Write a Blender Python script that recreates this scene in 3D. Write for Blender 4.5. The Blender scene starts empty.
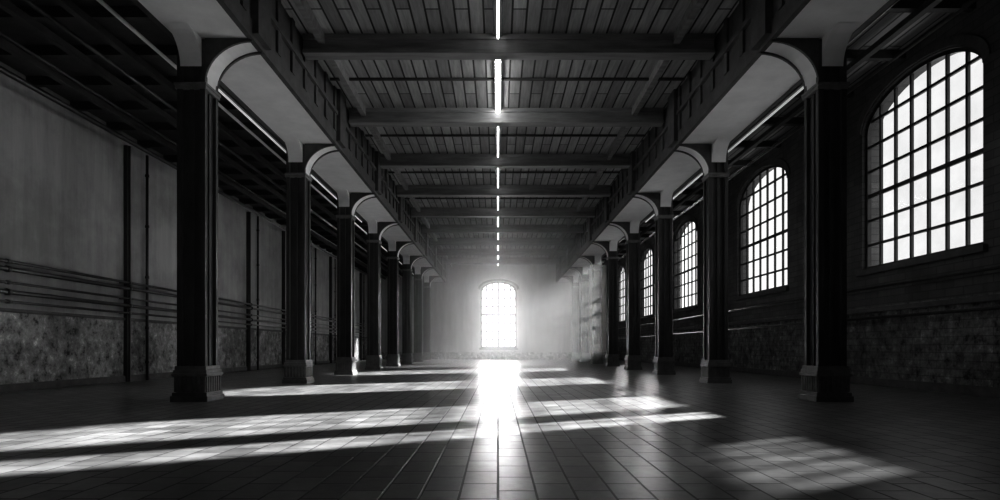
import bpy, bmesh, math, random
from mathutils import Vector, Matrix
random.seed(4)
scene = bpy.context.scene
scene.view_settings.view_transform = 'Standard'
try: scene.view_settings.look = 'Medium High Contrast'
except Exception: pass

CAMZ = 0.95
YB, YE = -5.0, 50.0
XL, XR = -10.5, 9.5
ZC = 7.9

# ------------------------------------------------------------ materials
def newmat(name):
    m = bpy.data.materials.new(name); m.use_nodes = True
    nt = m.node_tree
    b = nt.nodes['Principled BSDF']
    return m, nt, b
def N(nt, t, **kw):
    n = nt.nodes.new(t)
    for k, v in kw.items(): setattr(n, k, v)
    return n
def ramp(nt, fac, stops):
    r = N(nt, 'ShaderNodeValToRGB')
    e = r.color_ramp.elements
    e[0].position, e[0].color = stops[0][0], (stops[0][1],)*3+(1,)
    e[1].position, e[1].color = stops[-1][0], (stops[-1][1],)*3+(1,)
    for p, v in stops[1:-1]:
        x = e.new(p); x.color = (v, v, v, 1)
    nt.links.new(fac, r.inputs[0]); return r.outputs[0]
def noise(nt, vec, scale, detail=4, rough=.6):
    n = N(nt, 'ShaderNodeTexNoise'); n.inputs['Scale'].default_value = scale
    n.inputs['Detail'].default_value = detail; n.inputs['Roughness'].default_value = rough
    if vec: nt.links.new(vec, n.inputs['Vector'])
    return n.outputs['Fac']
def mul(nt, a, b, mode='MULTIPLY', f=1.0):
    m = N(nt, 'ShaderNodeMix', data_type='RGBA', blend_type=mode)
    if isinstance(f, float): m.inputs[0].default_value = f
    else: nt.links.new(f, m.inputs[0])
    for s, i in ((a, 6), (b, 7)):
        if isinstance(s, float): m.inputs[i].default_value = (s, s, s, 1)
        else: nt.links.new(s, m.inputs[i])
    return m.outputs[2]
def bump(nt, b, h, strength=.3, dist=.02):
    n = N(nt, 'ShaderNodeBump'); n.inputs['Strength'].default_value = strength
    n.inputs['Distance'].default_value = dist
    nt.links.new(h, n.inputs['Height']); nt.links.new(n.outputs[0], b.inputs['Normal'])
def pos(nt, sc=(1, 1, 1), rot=(0, 0, 0)):
    g = N(nt, 'ShaderNodeNewGeometry'); mp = N(nt, 'ShaderNodeMapping')
    mp.inputs['Scale'].default_value = sc; mp.inputs['Rotation'].default_value = rot
    nt.links.new(g.outputs['Position'], mp.inputs['Vector']); return mp.outputs[0]

def simple(name, lo, hi, rough=.6, scale=3, stretch=(1, 1, 1), bstr=.25, metal=0):
    m, nt, b = newmat(name)
    p = pos(nt, stretch); n = noise(nt, p, scale, 6, .65)
    nt.links.new(ramp(nt, n, [(.3, lo), (.7, hi)]), b.inputs['Base Color'])
    b.inputs['Roughness'].default_value = rough; b.inputs['Metallic'].default_value = metal
    bump(nt, b, n, bstr, .01); return m

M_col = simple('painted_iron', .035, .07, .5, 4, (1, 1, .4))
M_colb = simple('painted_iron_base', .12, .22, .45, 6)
M_beam = simple('aged_timber_beam', .12, .26, .6, 2, (.4, 3, 3))
M_gird = simple('girder_dark', .045, .10, .6, 3)
M_soff = simple('soffit_plaster', .76, .9, .7, 2)
M_pipe = simple('pipe_metal', .02, .05, .35, 6, metal=.3)
M_frame = simple('window_iron', .01, .03, .5, 8)
M_trim = simple('stone_trim', .05, .10, .7, 5)
M_dark = simple('aisle_joist', .03, .06, .7, 3)

# floor: tiles, long side running down the hall
M_floor, nt, b = newmat('floor_tiles')
p = pos(nt, (1, 1, 1), (0, 0, math.pi/2))
br = N(nt, 'ShaderNodeTexBrick'); br.offset = .5; br.squash = 1
br.inputs['Color1'].default_value = (.15,)*3+(1,); br.inputs['Color2'].default_value = (.28,)*3+(1,)
br.inputs['Mortar'].default_value = (.045,)*3+(1,)
br.inputs['Scale'].default_value = 1; br.inputs['Mortar Size'].default_value = .010
br.inputs['Mortar Smooth'].default_value = .4
br.inputs['Brick Width'].default_value = .42; br.inputs['Row Height'].default_value = .25
nt.links.new(p, br.inputs['Vector'])
big = noise(nt, p, .6, 6, .65); sm = noise(nt, p, 9, 5, .7)
c = mul(nt, br.outputs['Color'], ramp(nt, big, [(.2, .45), (.8, 1.4)]))
c = mul(nt, c, ramp(nt, sm, [(.2, .6), (.8, 1.25)]))
nt.links.new(c, b.inputs['Base Color'])
r = mul(nt, ramp(nt, big, [(.1, .25), (.9, .40)]), ramp(nt, br.outputs['Fac'], [(0, 1), (1, 1.6)]))
nt.links.new(r, b.inputs['Roughness'])
bump(nt, b, ramp(nt, br.outputs['Fac'], [(0, 1), (1, 0)]), .5, .008)

# walls
def wallmat(name, up_lo, up_hi, low_lo, low_hi, split, brick=False, axis='y'):
    m, nt, b = newmat(name)
    p = pos(nt); g = N(nt, 'ShaderNodeSeparateXYZ'); nt.links.new(p, g.inputs[0])
    n1 = noise(nt, p, .5, 8, .65); n2 = noise(nt, p, 4, 10, .75)
    up = mul(nt, ramp(nt, n1, [(.38, up_lo), (.6, up_hi)]), ramp(nt, noise(nt, pos(nt, (2.4, 2.4, .2)), 1.3, 6, .7), [(.3, .75), (.65, 1.05)]))
    lw = mul(nt, ramp(nt, noise(nt, p, .9, 9, .72), [(.38, low_lo), (.58, low_hi)]), ramp(nt, n2, [(.38, .08), (.46, .65), (.58, 1.1), (.64, 2.2)]))
    mr = N(nt, 'ShaderNodeMapRange'); nt.links.new(g.outputs[2], mr.inputs[0])
    mr.inputs[1].default_value = split-.02; mr.inputs[2].default_value = split+.02
    col = mul(nt, lw, up, 'MIX', mr.outputs[0])
    hh = n2
    if brick:
        cb = N(nt, 'ShaderNodeCombineXYZ')
        nt.links.new(g.outputs[1 if axis == 'y' else 0], cb.inputs[0]); nt.links.new(g.outputs[2], cb.inputs[1])
        bk = N(nt, 'ShaderNodeTexBrick'); nt.links.new(cb.outputs[0], bk.inputs['Vector'])
        bk.inputs['Scale'].default_value = 1; bk.inputs['Brick Width'].default_value = .5
        bk.inputs['Row Height'].default_value = .17; bk.inputs['Mortar Size'].default_value = .012
        bk.inputs['Color1'].default_value = (.7,)*3+(1,); bk.inputs['Color2'].default_value = (1,)*3+(1,)
        bk.inputs['Mortar'].default_value = (.5,)*3+(1,)
        col = mul(nt, col, bk.outputs['Color'])
        hh = mul(nt, ramp(nt, bk.outputs['Fac'], [(0, 1), (1, 0)]), n2, 'MULTIPLY', .5)
    nt.links.new(col, b.inputs['Base Color']); b.inputs['Roughness'].default_value = .8
    bump(nt, b, hh, .4, .02); return m
M_wl = wallmat('plaster_left', .27, .41, .12, .36, 1.75)
M_wr = wallmat('brick_right', .08, .13, .09, .26, 2.0, True)
M_we = wallmat('plaster_end', .50, .6, .4, .55, .6)

# plank ceiling
M_ceil, nt, b = newmat('plank_ceiling')
p = pos(nt, (1, 1, 1), (0, 0, math.pi/2))
br = N(nt, 'ShaderNodeTexBrick'); br.offset = .37
br.inputs['Scale'].default_value = 1; br.inputs['Brick Width'].default_value = 4.1; br.inputs['Row Height'].default_value = .3
br.inputs['Mortar Size'].default_value = .022
br.inputs['Color1'].default_value = (.23,)*3+(1,); br.inputs['Color2'].default_value = (.42,)*3+(1,)
br.inputs['Mortar'].default_value = (.01,)*3+(1,)
nt.links.new(p, br.inputs['Vector'])
g = noise(nt, pos(nt, (9, .7, 1)), 1.5, 6, .7)
nt.links.new(mul(nt, br.outputs['Color'], ramp(nt, g, [(.3, .55), (.7, 1.1)])), b.inputs['Base Color'])
b.inputs['Roughness'].default_value = .6
bump(nt, b, ramp(nt, br.outputs['Fac'], [(0, 1), (1, 0)]), .5, .02)

def emis(name, s):
    m, nt, b = newmat(name)
    b.inputs['Base Color'].default_value = (.9, .9, .9, 1)
    b.inputs['Emission Color'].default_value = (1, 1, 1, 1); b.inputs['Emission Strength'].default_value = s
    return m
M_tube = emis('fluorescent_tube', 20); M_tube2 = emis('fluorescent_tube_dim', 9); M_edge_glow = emis('girder_edge_glow', .3)  # the last one glows to imitate light on the girder edges

# dirty glass, plus darkened kinds that hold back sunlight
def glassmat(name, lo, hi):
    M = bpy.data.materials.new(name); M.use_nodes = True
    nt = M.node_tree; nt.nodes.clear()
    o = N(nt, 'ShaderNodeOutputMaterial'); t = N(nt, 'ShaderNodeBsdfTransparent'); gl = N(nt, 'ShaderNodeBsdfGlossy')
    gl.inputs['Roughness'].default_value = .1; mx = N(nt, 'ShaderNodeMixShader'); mx.inputs[0].default_value = .06
    nn = noise(nt, pos(nt), 1.2, 5)
    nt.links.new(ramp(nt, nn, [(.25, lo), (.65, hi)]), t.inputs[0])
    nt.links.new(t.outputs[0], mx.inputs[1]); nt.links.new(gl.outputs[0], mx.inputs[2]); nt.links.new(mx.outputs[0], o.inputs[0])
    return M
M_glass = glassmat('dusty_glass', .82, .98); M_glass2 = glassmat('patch_dimming_glass', .05, .25); M_glass3 = glassmat('beam_dimming_glass', .40, .58)  # the last two are darkened to weaken the sun passing through

# ------------------------------------------------------------ mesh helper
class MB:
    def __init__(s, name, mats): s.n = name; s.m = mats; s.bm = bmesh.new()
    def box(s, x0, x1, y0, y1, z0, z1, mi=0):
        x0, x1 = sorted((x0, x1)); y0, y1 = sorted((y0, y1))
        v = [s.bm.verts.new(c) for c in ((x0,y0,z0),(x1,y0,z0),(x1,y1,z0),(x0,y1,z0),(x0,y0,z1),(x1,y0,z1),(x1,y1,z1),(x0,y1,z1))]
        for q in ((0,3,2,1),(4,5,6,7),(0,1,5,4),(1,2,6,5),(2,3,7,6),(3,0,4,7)):
            s.bm.faces.new([v[i] for i in q]).material_index = mi
    def cyl(s, a, b, r, mi=0, seg=10, r2=None):
        a = Vector(a); b = Vector(b); d = b-a; L = d.length
        mt = Matrix.Translation((a+b)/2) @ d.to_track_quat('Z', 'Y').to_matrix().to_4x4()
        res = bmesh.ops.create_cone(s.bm, cap_ends=True, segments=seg, radius1=r, radius2=r if r2 is None else r2, depth=L, matrix=mt)
        for f in {f for v in res['verts'] for f in v.link_faces}:
            f.material_index = mi
            if len(f.verts) == 4: f.smooth = True
    def prism(s, prof, conv, t0, t1, mi=0):
        A = [s.bm.verts.new(conv(p, t0)) for p in prof]; B = [s.bm.verts.new(conv(p, t1)) for p in prof]
        n = len(prof)
        for i in range(n):
            s.bm.faces.new((A[i], A[(i+1) % n], B[(i+1) % n], B[i])).material_index = mi
        s.bm.faces.new(A[::-1]).material_index = mi; s.bm.faces.new(B).material_index = mi
    def quad(s, pts, mi=0):
        s.bm.faces.new([s.bm.verts.new(p) for p in pts]).material_index = mi
    def done(s, bevel=0, loc=None):
        bmesh.ops.recalc_face_normals(s.bm, faces=s.bm.faces)
        me = bpy.data.meshes.new(s.n); s.bm.to_mesh(me); s.bm.free()
        for m in s.m: me.materials.append(m)
        ob = bpy.data.objects.new(s.n, me); scene.collection.objects.link(ob)
        if loc: ob.location = loc
        if bevel:
            md = ob.modifiers.new('bevel', 'BEVEL'); md.width = bevel; md.segments = 2; md.limit_method = 'ANGLE'
        return ob
def copy(ob, loc, sx=1):
    o2 = ob.copy(); scene.collection.objects.link(o2); o2.location = loc; o2.scale = (sx, 1, 1); return o2

# ------------------------------------------------------------ shell
m = MB('floor', [M_floor]); m.box(XL-.5, XR+.5, YB-.5, YE+.5, -.2, 0); m.done()
m = MB('ceiling', [M_ceil]); m.box(XL-.5, XR+.5, YB-.5, YE+.5, ZC, ZC+.2); m.done()
m = MB('wall_left', [M_wl]); m.box(XL-.45, XL, YB-.45, YE, 0, ZC); m.done()
m = MB('wall_front', [M_we]); m.box(XL-.45, XR+.45, YB-.45, YB, 0, ZC); m.done()

def arch_z(u, c, hw, zs, zp):
    k = max(0, 1-((u-c)/hw)**2); return zs+(zp-zs)*math.sqrt(k)
def wall_open(name, mat, conv, u0, u1, openings, th):
    """openings: (centre, halfwidth, sill, spring, peak); conv(u, z, depth)"""
    m = MB(name, [mat]); NS = 28
    edges = u0
    for (c, hw, zl, zs, zp) in sorted(openings):
        a, b_ = c-hw, c+hw
        for d in (0, th):
            m.quad([conv(edges, 0, d), conv(a, 0, d), conv(a, ZC, d), conv(edges, ZC, d)])
            m.quad([conv(a, 0, d), conv(b_, 0, d), conv(b_, zl, d), conv(a, zl, d)])
        us = [c-hw*math.cos(math.pi*i/NS) for i in range(NS+1)]
        zz = [arch_z(u, c, hw, zs, zp) for u in us]
        for i in range(NS):
            for d in (0, th):
                m.quad([conv(us[i], zz[i], d), conv(us[i+1], zz[i+1], d), conv(us[i+1], ZC, d), conv(us[i], ZC, d)])
            m.quad([conv(us[i], zz[i], 0), conv(us[i+1], zz[i+1], 0), conv(us[i+1], zz[i+1], th), conv(us[i], zz[i], th)])
        m.quad([conv(a, zl, 0), conv(b_, zl, 0), conv(b_, zl, th), conv(a, zl, th)])
        m.quad([conv(a, zl, 0), conv(a, zs, 0), conv(a, zs, th), conv(a, zl, th)])
        m.quad([conv(b_, zl, 0), conv(b_, zs, 0), conv(b_, zs, th), conv(b_, zl, th)])
        edges = b_
    for d in (0, th):
        m.quad([conv(edges, 0, d), conv(u1, 0, d), conv(u1, ZC, d), conv(edges, ZC, d)])
    bmesh.ops.remove_doubles(m.bm, verts=m.bm.verts, dist=1e-4)
    return m.done()
def window(idx, conv, c, hw, zl, zs, zp, nv, nh, d0=.14, fw=.08, bw=.062, glass=None):
    m = MB('window_%d' % idx, [M_frame, glass or M_glass, M_trim]); NS = 32
    pts = [(c-hw, zl), ] + [(c-hw*math.cos(math.pi*i/NS), arch_z(c-hw*math.cos(math.pi*i/NS), c, hw, zs, zp)) for i in range(NS+1)] + [(c+hw, zl)]
    def scaled(pt, k):
        cz = (zl+zp)/2
        return (c+(pt[0]-c)*(1-k/hw), cz+(pt[1]-cz)*(1-k/((zp-zl)/2)))
    def ring(k0, k1, da, db, mi):
        P = [scaled(q, k0) for q in pts]; Q = [scaled(q, k1) for q in pts]; n = len(pts)
        for i in range(n):
            j = (i+1) % n
            for d in (da, db): m.quad([conv(*P[i], d), conv(*P[j], d), conv(*Q[j], d), conv(*Q[i], d)], mi)
            m.quad([conv(*Q[i], da), conv(*Q[j], da), conv(*Q[j], db), conv(*Q[i], db)], mi)
            m.quad([conv(*P[i], da), conv(*P[j], da), conv(*P[j], db), conv(*P[i], db)], mi)
    ring(0, fw, d0-.05, d0+.05, 0)
    def bar(ua, ub, za, zb, t=.03):
        q = [conv(ua, za, d0-t), conv(ub, zb, d0+t)]
        m.box(q[0][0], q[1][0], q[0][1], q[1][1], za, zb)
    for i in range(1, nv):
        u = c-hw+2*hw*i/nv; w = bw/2*(1.5 if nv % 2 == 0 and i == nv//2 else 1)
        bar(u-w, u+w, zl+.02, arch_z(u, c, hw, zs, zp)-.03)
    for j in range(1, nh):
        z = zl+(zp-zl)*j/nh
        if z > zs: k = math.sqrt(max(0, 1-((z-zs)/(zp-zs))**2))*hw
        else: k = hw
        w = bw/2*(1.6 if j == nh//2 else 1)
        bar(c-k+.03, c+k-.03, z-w, z+w, .027)
    m.bm.faces.new([m.bm.verts.new(conv(u, z, d0)) for u, z in [scaled(q, .02) for q in pts]]).material_index = 1
    # sill
    q0 = conv(c-hw-.12, 0, -.10); q1 = conv(c+hw+.12, 0, .0)
    m.box(q0[0], q1[0], q0[1], q1[1], zl-.14, zl, 2)
    # hood moulding around opening on the wall face
    def hood(k0, k1, dd):
        P = [scaled(q, k0) for q in pts[1:-1]]; Q = [scaled(q, k1) for q in pts[1:-1]]
        for i in range(len(P)-1):
            m.quad([conv(*P[i], dd), conv(*P[i+1], dd), conv(*Q[i+1], dd), conv(*Q[i], dd)], 2)
            m.quad([conv(*P[i], 0), conv(*P[i+1], 0), conv(*P[i+1], dd), conv(*P[i], dd)], 2)
            m.quad([conv(*Q[i], 0), conv(*Q[i+1], 0), conv(*Q[i+1], dd), conv(*Q[i], dd)], 2)
    hood(-.03, -.2, -.04)
    ob = m.done()
    return ob
def portal(loc, rot, sx, sy):
    l = bpy.data.lights.new('skylight_portal', 'AREA'); l.shape = 'RECTANGLE'; l.size = sx; l.size_y = sy
    l.cycles.is_portal = True
    o = bpy.data.objects.new('skylight_portal', l); scene.collection.objects.link(o); o.location = loc; o.rotation_euler = rot

cr = lambda u, z, d: (XR+d, u, z)
ce = lambda u, z, d: (u, YE+d, z)
opR = [(13.7, 1.95, 2.97, 6.5, 7.4)]+[(c, 2.05, 2.97, 6.5, 7.4) for c in (21.75, 30.7, 38.8, 46.9)]
near = (9.1, 1.05, 2.9, 3.5, 3.8)  # added out-of-view window, shaped to throw the foreground sun patch
wall_open('wall_right', M_wr, cr, YB-.45, YE+.5, opR+[near], .45)
opE = (0.05, 1.5, 0.95, 5.75, 6.5)
wall_open('wall_back', M_we, ce, XL-.45, XR+.02, [opE], .45)
for i, o_ in enumerate(opR):
    window(i+1, cr, *o_, 7, 7, glass=M_glass3 if i >= 3 else None)
    portal((XR+.5, o_[0], 5.2), (0, math.pi/2, 0), 4.5, 3.8)
window(6, cr, *near, 5, 1, bw=.05, glass=M_glass2); portal((XR+.5, near[0], 3.3), (0, math.pi/2, 0), 1.4, 2.4)
window(7, ce, *opE, 6, 8, fw=.14, bw=.13); portal((0.05, YE+.5, 3.7), (-math.pi/2, 0, 0), 3, 5.6)

# ------------------------------------------------------------ columns
COLY = [0.1, 5.5, 10.9, 16.4, 21.5, 26.4, 31.2, 36.0, 41.0, 46.0]
ZS = 6.45
K = .72
def make_column():
    m = MB('column', [M_col, M_colb])
    def B(x0, x1, y0, y1, z0, z1, mi=0): m.box(x0*K, x1*K, y0*K, y1*K, z0, z1, mi)
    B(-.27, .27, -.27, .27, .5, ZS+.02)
    for sx in (-1, 1):
        for sy in (-1, 1):
            B(sx*.35, sx*.22, sy*.35, sy*.22, .5, ZS-.02)
    for sx in (-1, 1): # centre fillets
        B(sx*.31, sx*.2, -.05, .05, .5, ZS-.1); B(-.05, .05, sx*.31, sx*.2, .5, ZS-.1)
    # base
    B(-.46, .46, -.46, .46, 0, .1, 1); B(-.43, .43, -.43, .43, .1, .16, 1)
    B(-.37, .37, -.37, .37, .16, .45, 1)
    for i in range(7):
        t = -.345+.115*i
        for sx in (-1, 1):
            B(sx*.41, sx*.36, t-.03, t+.03, .17, .44, 1); B(t-.03, t+.03, sx*.41, sx*.36, .17, .44, 1)
    B(-.44, .44, -.44, .44, .45, .50, 1); B(-.41, .41, -.41, .41, .50, .56, 1); B(-.385, .385, -.385, .385, .56, .63, 1)
    # neck mouldings
    B(-.38, .38, -.38, .38, 5.55, 5.61, 1); B(-.40, .40, -.40, .40, 5.61, 5.66, 1)
    return m.done(.006)
col = make_column()
def make_bracket():
    # nave at +x
    m = MB('column_bracket', [M_soff, M_gird])
    xf = .34*K; z1 = ZS; r = 1.08-xf
    prof = [(xf, z1-.78)]+[(xf+r-r*math.cos(a), z1-.76+.745*math.sin(a)) for a in [math.pi/2*i/12 for i in range(13)]]+[(xf+r, z1), (xf, z1)]
    m.prism(prof, lambda p, t: (p[0], t, p[1]), -.20, .20)
    # side flanges
    for s in (-1, 1):
        m.prism([(x, z-.035 if i < len(prof)-2 else z) for i, (x, z) in enumerate(prof)], lambda p, t: (p[0], t, p[1]), s*.20, s*.25, 1)
    # longitudinal knees
    for s in (-1, 1):
        rr = .5; a0 = .35*K
        pf = [(a0, z1-rr)]+[(a0+rr-rr*math.cos(a), z1-rr+rr*math.sin(a)) for a in [math.pi/2*i/10 for i in range(11)]]+[(a0, z1)]
        m.prism(pf, lambda p, t, s=s: (t, s*p[0], p[1]), -.19, .19, 0)
    return m.done()
brk = make_bracket()
first = True
for side, X in ((-1, -5.45), (1, 5.94)):
    for y in COLY:
        if first: col.location = (X, y, 0); brk.location = (X, y, 0); first = False
        else: copy(col, (X, y, 0)); copy(brk, (X, y, 0), -side)
# girders
for side, X in ((-1, -5.45), (1, 5.94)):
    n = -side # direction to nave
    m = MB('longitudinal_girder', [M_gird, M_soff, M_beam])
    xo = X-n*.36; xi = X+n*1.08
    m.box(xo, xi, YB, YE, ZS+.06, ZC)
    m.box(xo, xo+n*.1, YB, YE, ZS, ZS+.06); m.box(xi-n*.07, xi+n*.03, YB, YE, ZS-.02, ZS+.3)
    m.box(xo+n*.1, xi-n*.07, YB, YE, ZS+.01, ZS+.06, 1)
    m.box(xi, xi+n*.08, YB, YE, 7.2, 7.3)
    y = YB+.4
    while y < YE-.3:
        m.box(xi, xi+n*.05, y, y+.16, ZS+.3, ZC); y += .82
    for y in COLY:
        m.box(xi, xi+n*.14, y-.3, y+.3, ZS+.06, ZC)
    m.done()
    m = MB('girder_edge_glow', [M_edge_glow, M_pipe])  # added glowing rod, stands in for the highlight along the girder's lower edge
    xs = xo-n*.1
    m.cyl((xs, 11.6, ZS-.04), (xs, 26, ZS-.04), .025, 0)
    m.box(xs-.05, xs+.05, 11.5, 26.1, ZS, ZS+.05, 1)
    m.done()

# ------------------------------------------------------------ nave ceiling
XI0, XI1 = -4.32, 4.80
BY = [1.1, 5.2, 9.3, 13.4, 17.5, 21.6, 25.7, 29.8, 33.9, 38.0, 42.1, 46.2]
for y in BY:
    m = MB('ceiling_beam', [M_beam])
    m.box(XI0, XI1, y-.10, y+.10, 7.5, ZC); m.box(XI0, XI1, y-.17, y+.17, 7.46, 7.55); m.box(XI0, XI1, y-.15, y+.15, 7.78, ZC)
    m.done(.01)
m = MB('ceiling_joist', [M_beam])
for x in (-3.9, 3.95): m.box(x-.07, x+.07, YB, YE, ZC-.22, ZC)
m.done()
m = MB('ceiling_joist', [M_dark])
for i, y in enumerate(BY[:-1]):
    m.box(XI0, XI1, y+2.05-.03, y+2.05+.03, ZC-.06, ZC)
m.done()
m = MB('ceiling_light', [M_tube, M_pipe, M_tube2])
for i, y in enumerate(BY):
    y1 = min(y+4.1-.2, YE-.3)
    m.box(-.10, .10, y+.2, y1, ZC-.09, ZC, 1)
    m.cyl((0, y+.2, ZC-.13), (0, y1, ZC-.13), .06 if i == 3 else .020, 0 if i == 3 else 2, 12)
m.done()

# ------------------------------------------------------------ aisles
ZA = 7.0
m = MB('aisle_ceiling', [M_dark]); m.box(XL, -5.82, YB, YE, ZA, ZA+.12)
y = YB+.6
while y < YE-.3:
    m.box(XL, -5.82, y-.06, y+.06, ZA-.2, ZA); y += 1.37
for x in (-9.4, -8.3, -7.25): m.box(x-.06, x+.06, YB, YE, ZA-.34, ZA-.2)
m.done()
m = MB('ceiling_conduit', [M_pipe, M_soff])
for x, z, r, mi in ((-6.5, 6.62, .035, 1), (-7.6, 6.55, .04, 0), (-9.9, 6.5, .06, 0), (-8.9, 6.58, .03, 0)):
    m.cyl((x, YB, z), (x, YE, z), r, mi)
m.done()
m = MB('aisle_ceiling', [M_dark])
y = YB+.6
while y < YE-.3:
    m.box(6.31, XR, y-.08, y+.08, ZC-.2, ZC); y += 2.05
for x in (7.2, 8.4): m.box(x-.07, x+.07, YB, YE, ZC-.33, ZC-.2)
m.done()
m = MB('ceiling_conduit', [M_pipe])
for x, z, r in ((6.9, 7.0, .05), (9.25, 7.72, .05)): m.cyl((x, YB, z), (x, YE, z), r)
m.done()

# left wall pilasters, pipes
m = MB('trim_1', [M_trim]); m.box(XL, XL+.06, YB, YE, 1.72, 1.80); m.done(.01)
m = MB('baseboard_left', [M_trim]); m.box(XL, XL+.05, YB, YE, 0, .18); m.done(.01)
m = MB('baseboard_right', [M_trim]); m.box(XR-.05, XR, YB, YE, 0, .2); m.done(.01)
m = MB('trim_2', [M_trim]); m.box(XR-.10, XR, YB, YE, 1.85, 1.97) ; m.done(.01)
for y in [4.4, 8.5]+[16.9+4.1*i for i in range(8)]:
    m = MB('wall_pilaster', [M_col]); m.box(XL, XL+.10, y-.07, y+.07, 0, ZA-.36); m.box(XL, XL+.15, y-.02, y+.02, .0, ZA-.36); m.done()
    m = MB('drain_pipe', [M_pipe]); yy = y+.85
    m.cyl((XL+.12, yy, 0), (XL+.12, yy, ZA-.36), .04)
    for z in (.5, 1.5, 3, 4.5, 6): m.cyl((XL+.12, yy, z), (XL+.12, yy, z+.08), .058)
    m.done()
for z, r in ((2.76, .035), (2.60, .05), (2.32, .03), (2.12, .05), (1.92, .03)):
    m = MB('wall_pipe', [M_pipe]); m.cyl((XL+.27, YB, z), (XL+.27, YE, z), r, 0, 12)
    y = YB+1
    while y < YE:
        m.cyl((XL+.27, y, z), (XL+.27, y+.09, z), r*1.45, 0, 12); m.box(XL, XL+.27, y+.02, y+.07, z-.02, z+.02); y += 4.12
    m.done()
for z, r in ((1.7, .035), (2.45, .03)):
    m = MB('wall_pipe', [M_pipe]); m.cyl((XR-.16, YB, z), (XR-.16, YE, z), r, 0, 12)
    y = YB+1
    while y < YE:
        m.box(XR-.16, XR, y+.02, y+.07, z-.02, z+.02); y += 3
    m.done()

# ------------------------------------------------------------ haze at the far end of the hall
hz = bpy.data.materials.new('dust_haze'); hz.use_nodes = True; nt = hz.node_tree; nt.nodes.clear()
o = N(nt, 'ShaderNodeOutputMaterial'); vs = N(nt, 'ShaderNodeVolumeScatter')
vs.inputs['Density'].default_value = .030; vs.inputs['Anisotropy'].default_value = .62
nt.links.new(vs.outputs[0], o.inputs['Volume'])
m = MB('haze', [hz]); m.box(-4.2, 4.7, 26, YE-.02, .02, 7.42); m.done()

# ------------------------------------------------------------ world + suns
w = bpy.data.worlds.new('sky'); scene.world = w; w.use_nodes = True; nt = w.node_tree
bg = nt.nodes['Background']
tc = N(nt, 'ShaderNodeTexCoord'); dp = N(nt, 'ShaderNodeVectorMath', operation='DOT_PRODUCT')
dp.inputs[1].default_value = Vector((0, 1, .06)).normalized()
nt.links.new(tc.outputs['Generated'], dp.inputs[0])
mxx = N(nt, 'ShaderNodeMath', operation='MAXIMUM'); mxx.inputs[1].default_value = 0; nt.links.new(dp.outputs['Value'], mxx.inputs[0])
pw = N(nt, 'ShaderNodeMath', operation='POWER'); pw.inputs[1].default_value = 24; nt.links.new(mxx.outputs[0], pw.inputs[0])
ma = N(nt, 'ShaderNodeMath', operation='MULTIPLY_ADD'); ma.inputs[1].default_value = 2.6; ma.inputs[2].default_value = .85
nt.links.new(pw.outputs[0], ma.inputs[0]); nt.links.new(ma.outputs[0], bg.inputs['Strength'])
bg.inputs['Color'].default_value = (1, 1, 1, 1)

def sun(name, d, s, ang):
    l = bpy.data.lights.new(name, 'SUN'); l.energy = s; l.angle = math.radians(ang)
    o = bpy.data.objects.new(name, l); scene.collection.objects.link(o)
    o.rotation_euler = Vector(d).to_track_quat('-Z', 'Y').to_euler(); o.location = (20, 20, 20)
sun('sun', (-1, -.55, -.464), 42, 1.2)
sun('sky_glow', (-1, -.15, -.12), 4.0, 55)
sun('sky_glow_end', (0, -1, -.09), 13.5, 30)

# ------------------------------------------------------------ camera
c = bpy.data.cameras.new('camera'); co = bpy.data.objects.new('camera', c); scene.collection.objects.link(co)
co.location = (0, 0, CAMZ); co.rotation_euler = (math.pi/2, 0, 0)
c.sensor_width = 36; c.lens = 21.6; c.shift_y = .098; c.shift_x = .002; c.clip_end = 300
scene.camera = co
